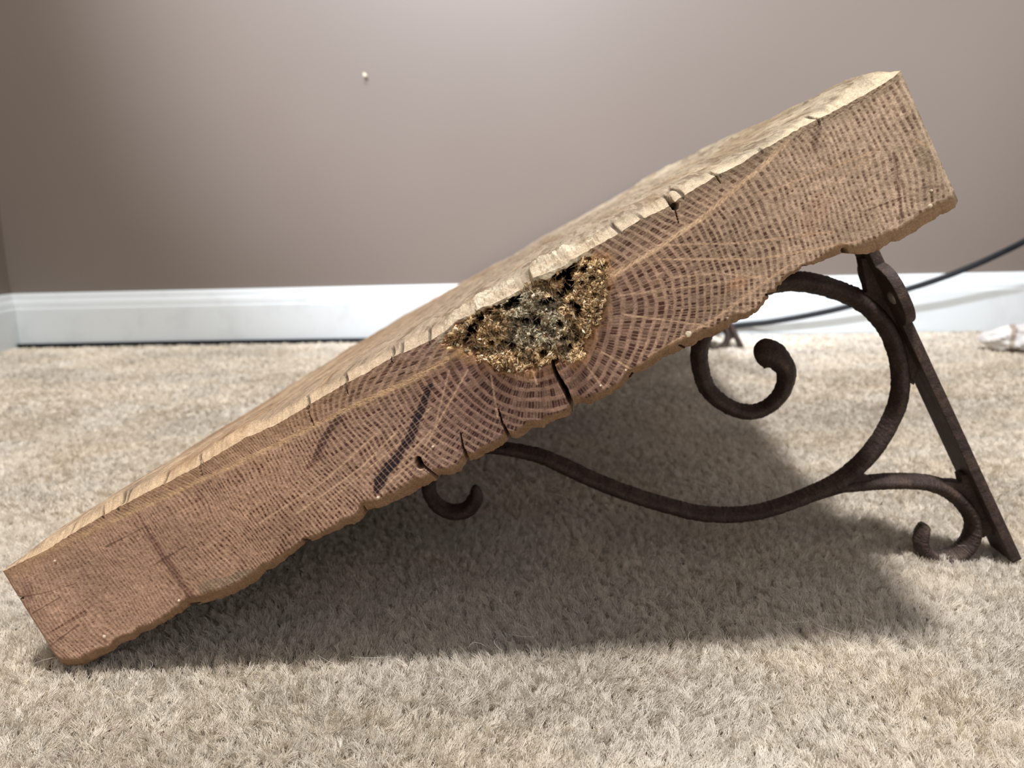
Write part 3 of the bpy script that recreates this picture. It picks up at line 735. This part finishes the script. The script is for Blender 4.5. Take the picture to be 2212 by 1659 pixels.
# ------------------------------------------------------------------ crumpled wrapper at the right
m_wrap, N, L, b = mat('crumpled_white_paper', rough=.5)
t = N.new('ShaderNodeTexCoord'); sp_ = N.new('ShaderNodeSeparateXYZ'); L.new(t.outputs['Object'], sp_.inputs[0])
nn = noise_node(N, L, 30, 2, .5); ad_ = N.new('ShaderNodeMath'); ad_.operation = 'MULTIPLY_ADD'; L.new(nn.outputs[0], ad_.inputs[0]); ad_.inputs[1].default_value = .012; L.new(sp_.outputs['X'], ad_.inputs[2])
mr_ = N.new('ShaderNodeMapRange'); mr_.inputs[1].default_value = -.045; mr_.inputs[2].default_value = .075; L.new(ad_.outputs[0], mr_.inputs[0])
rc_ = N.new('ShaderNodeValToRGB'); rc_.color_ramp.interpolation = 'CONSTANT'; L.new(mr_.outputs[0], rc_.inputs[0])
E_ = rc_.color_ramp.elements; E_[0].position = 0; E_[0].color = (.92, .92, .92, 1); E_[1].position = .40; E_[1].color = (.50, .43, .36, 1)
for p_, c2 in ((.46, (.85, .86, .88)), (.62, (.22, .13, .15)), (.72, (.8, .8, .82)), (.86, (.3, .16, .2))):
    e_ = E_.new(p_); e_.color = (*c2, 1)
L.new(rc_.outputs[0], b.inputs['Base Color'])
wp = at_floor(2182, 752)
n_, m_ = 60, 40; uu, vv = np.meshgrid(np.linspace(0, 1, n_), np.linspace(0, 2 * np.pi, m_), indexing='ij')
prof_ = np.interp(uu, [0, .06, .2, .45, .7, .9, 1], [.001, .008, .015, .021, .019, .012, .001])
fac = 1 + .35 * (np.abs(fbm(uu * 7, (vv % (2 * np.pi)) * 1.4, 170, 2) - .5) * 2) - .25 * np.abs(np.sin(vv * 2.5 + uu * 9)); fac[:, -1] = fac[:, 0]
gx_ = -.038 + uu * .11; gy_ = np.cos(vv) * prof_ * fac * 1.3; gz_ = np.maximum(np.sin(vv) * prof_ * fac + .013 + uu * .004, -.001)
gW = np.stack([gx_, gy_, gz_], -1); o = grid_mesh('crumpled_wrapper', [gW], m_wrap, smooth=False)
o.location = (float(wp[0]), float(wp[1]), 0.0); o.rotation_euler = (0, 0, -.35); o.scale = (.95, .9, .85)
tag(o, 'crumpled white wrapper with a tan band and dark patches lying by the baseboard', 'wrapper')

# ------------------------------------------------------------------ carpet pile (uncountable)
rg = np.random.RandomState(11)
def tufts(x0, x1, y0, y1, sp_, nf, rad_, hgt, seed, spread, view=True, ymargin=.0):
    r_ = np.random.RandomState(seed); nx = int((x1 - x0) / sp_); ny = int((y1 - y0) / sp_)
    gx2, gy2 = np.meshgrid(np.arange(nx), np.arange(ny), indexing='ij')
    X = x0 + (gx2 + .5 * (gy2 % 2) + (r_.rand(nx, ny) - .5) * .8) * sp_; Y = y0 + (gy2 + (r_.rand(nx, ny) - .5) * .8) * sp_
    X = X.ravel(); Y = Y.ravel()
    if view:   # keep what the lens could see plus a margin to the sides
        lim = .12 + Y * .62; k = (np.abs(X + .00) < lim) if ymargin == 0 else ((np.abs(X) >= lim) | (Y < .19)); X, Y = X[k], Y[k]
    k = (X > WX0 + .014) & (Y < yw(X) - .0135); X, Y = X[k], Y[k]
    n = len(X); 
    big = fbm(X * 9, Y * 16, 200, 4); med = fbm(X * 60, Y * 60, 203, 3)
    lean = np.stack([(fbm(X * 14, Y * 14, 205, 3) - .5) * .5 + r_.randn(n) * .20, (fbm(X * 14, Y * 14, 207, 3) - .5) * .5 + r_.randn(n) * .20], 1) * hgt
    hh = hgt * (.72 + .32 * r_.rand(n) + .35 * (med - .5)); 
    gapk = r_.rand(n) < .06; hh[gapk] *= .55
    base_t = lin(240, 233, 221) * (1 - 0)
    tint = base_t[None, :] * (.90 + .26 * (big[:, None])) * (.90 + .18 * r_.rand(n)[:, None])
    warm = fbm(X * 25, Y * 25, 209, 3)[:, None]; tint = tint * (np.array([1.02, .985, .93]) * (1 - warm) + np.array([.985, 1.0, 1.03]) * warm)
    # nf fibres per tuft, twisted
    a = r_.rand(n, nf) * 2 * np.pi; q = np.sqrt(r_.rand(n, nf)); cr = sp_ * .44
    bx_ = X[:, None] + np.cos(a) * q * cr; by_ = Y[:, None] + np.sin(a) * q * cr
    tw = a + 1.5; tx_ = np.cos(tw) * q * cr * spread; ty_ = np.sin(tw) * q * cr * spread
    h2 = hh[:, None] * (.86 + .22 * r_.rand(n, nf)) * (1 - .34 * q ** 2.2)
    K = 4; cu1 = r_.randn(n, nf) * .00040; cu2 = r_.randn(n, nf) * .00040; zz1 = r_.randn(n, nf, 4) * .00030; zz2 = r_.randn(n, nf, 4) * .00030; P_ = np.zeros((n, nf, K, 3), np.float32)
    for k_ in range(K):
        t_ = k_ / (K - 1); cv = t_ ** 1.6
        P_[..., k_, 0] = bx_ * (1 - 0) + (tx_ + (X[:, None] - bx_) * .15) * t_ + lean[:, 0:1] * cv + cu1 * max(0, t_ - .35) * 2.4 + zz1[..., k_] * (t_ > .3)
        P_[..., k_, 1] = by_ + (ty_ + (Y[:, None] - by_) * .15) * t_ + lean[:, 1:2] * cv + cu2 * max(0, t_ - .35) * 2.4 + zz2[..., k_] * (t_ > .3)
        P_[..., k_, 2] = FZ - .0005 + h2 * t_ * (1 - .08 * t_)
    Cc = tint[:, None, :] * (.86 + .28 * r_.rand(n, nf, 1))
    return P_.reshape(-1, K, 3), np.full(n * nf, rad_, np.float32) * (.8 + .4 * r_.rand(n * nf)), Cc.reshape(-1, 3)
def hair_object(name, parts, m, taper=(1, 1, .9, .45)):
    P_ = np.concatenate([p[0] for p in parts]); Rr = np.concatenate([p[1] for p in parts]); Cc = np.concatenate([p[2] for p in parts])
    n, K, _ = P_.shape
    hc = bpy.data.hair_curves.new(name); hc.add_curves([K] * n)
    hc.attributes['position'].data.foreach_set('vector', P_.astype(np.float32).ravel())
    ra_ = hc.attributes.get('radius') or hc.attributes.new('radius', 'FLOAT', 'POINT')
    tp = np.array(taper); tp = np.interp(np.linspace(0, 1, K), np.linspace(0, 1, len(tp)), tp)
    ra_.data.foreach_set('value', (Rr[:, None] * tp[None, :]).astype(np.float32).ravel())
    ca = hc.attributes.new('tint', 'FLOAT_COLOR', 'CURVE')
    ca.data.foreach_set('color', np.concatenate([Cc, np.ones((n, 1))], 1).astype(np.float32).ravel())
    hc.materials.append(m); return link(bpy.data.objects.new(name, hc))
parts = [tufts(-.60, .60, .19, .52, .0028, 24, .00011, .0078, 1, 1.35),
         tufts(-.75, .75, .52, .80, .0033, 15, .00020, .0078, 2, 1.35),
         tufts(-1.0, 1.0, .80, 1.30, .0046, 9, .00046, .0078, 3, 1.2)]
parts.append(tufts(-.84, 1.2, -.05, 1.31, .0080, 7, .00070, .0078, 4, 1.25, True, 1))
print('fibres', sum(len(p[0]) for p in parts))
tag(hair_object('carpet_pile', parts, m_pile), 'beige cut pile carpet yarn covering the floor', 'carpet', kind='stuff')
# stray pale hairs lying on the pile
n = 130; r_ = np.random.RandomState(21); K = 7; P_ = np.zeros((n, K, 3))
for i in range(n):
    y = .24 + .33 * r_.rand() ** 1.3; x = (r_.rand() * 2 - 1) * (.03 + .58 * y); a = r_.rand() * 6.28; ln = .006 + .02 * r_.rand(); cv = (r_.rand() - .5) * 2.2; z = .0015 + .002 * r_.rand()
    for k in range(K):
        t_ = k / (K - 1) - .5; aa = a + cv * t_
        P_[i, k] = (x + math.cos(aa) * ln * t_, y + math.sin(aa) * ln * t_, z + .004 * (.25 - t_ * t_) * (r_.rand() * .2 + .9))
tag(hair_object('stray_hair', [(P_, np.full(n, .00005), np.full((n, 3), .8))], m_hair, (.6, 1, .6)), 'fine pale stray hairs lying on the beige carpet', 'hairs', kind='stuff')

# free the working arrays before the render starts
for _k in ('U V xx yy PW face facecol col top tcol tcn tcn2 wv Vt bot bcol rad r ph ri fr th thw ra rb ka kb cellv cellw dash early dk pl base dark pale mott '
           'warp rough_n Yd parts CRUMB Dh sd hm crust dn depth gx rc rn inner Uc Vc Yc Hc Gc Sc cand above seam r_lo r_up r_up_l r_up_r D v f c_ Xt Zt Yg tb patch fleck rim hz3 wh').split():
    globals().pop(_k, None)
import gc; gc.collect()
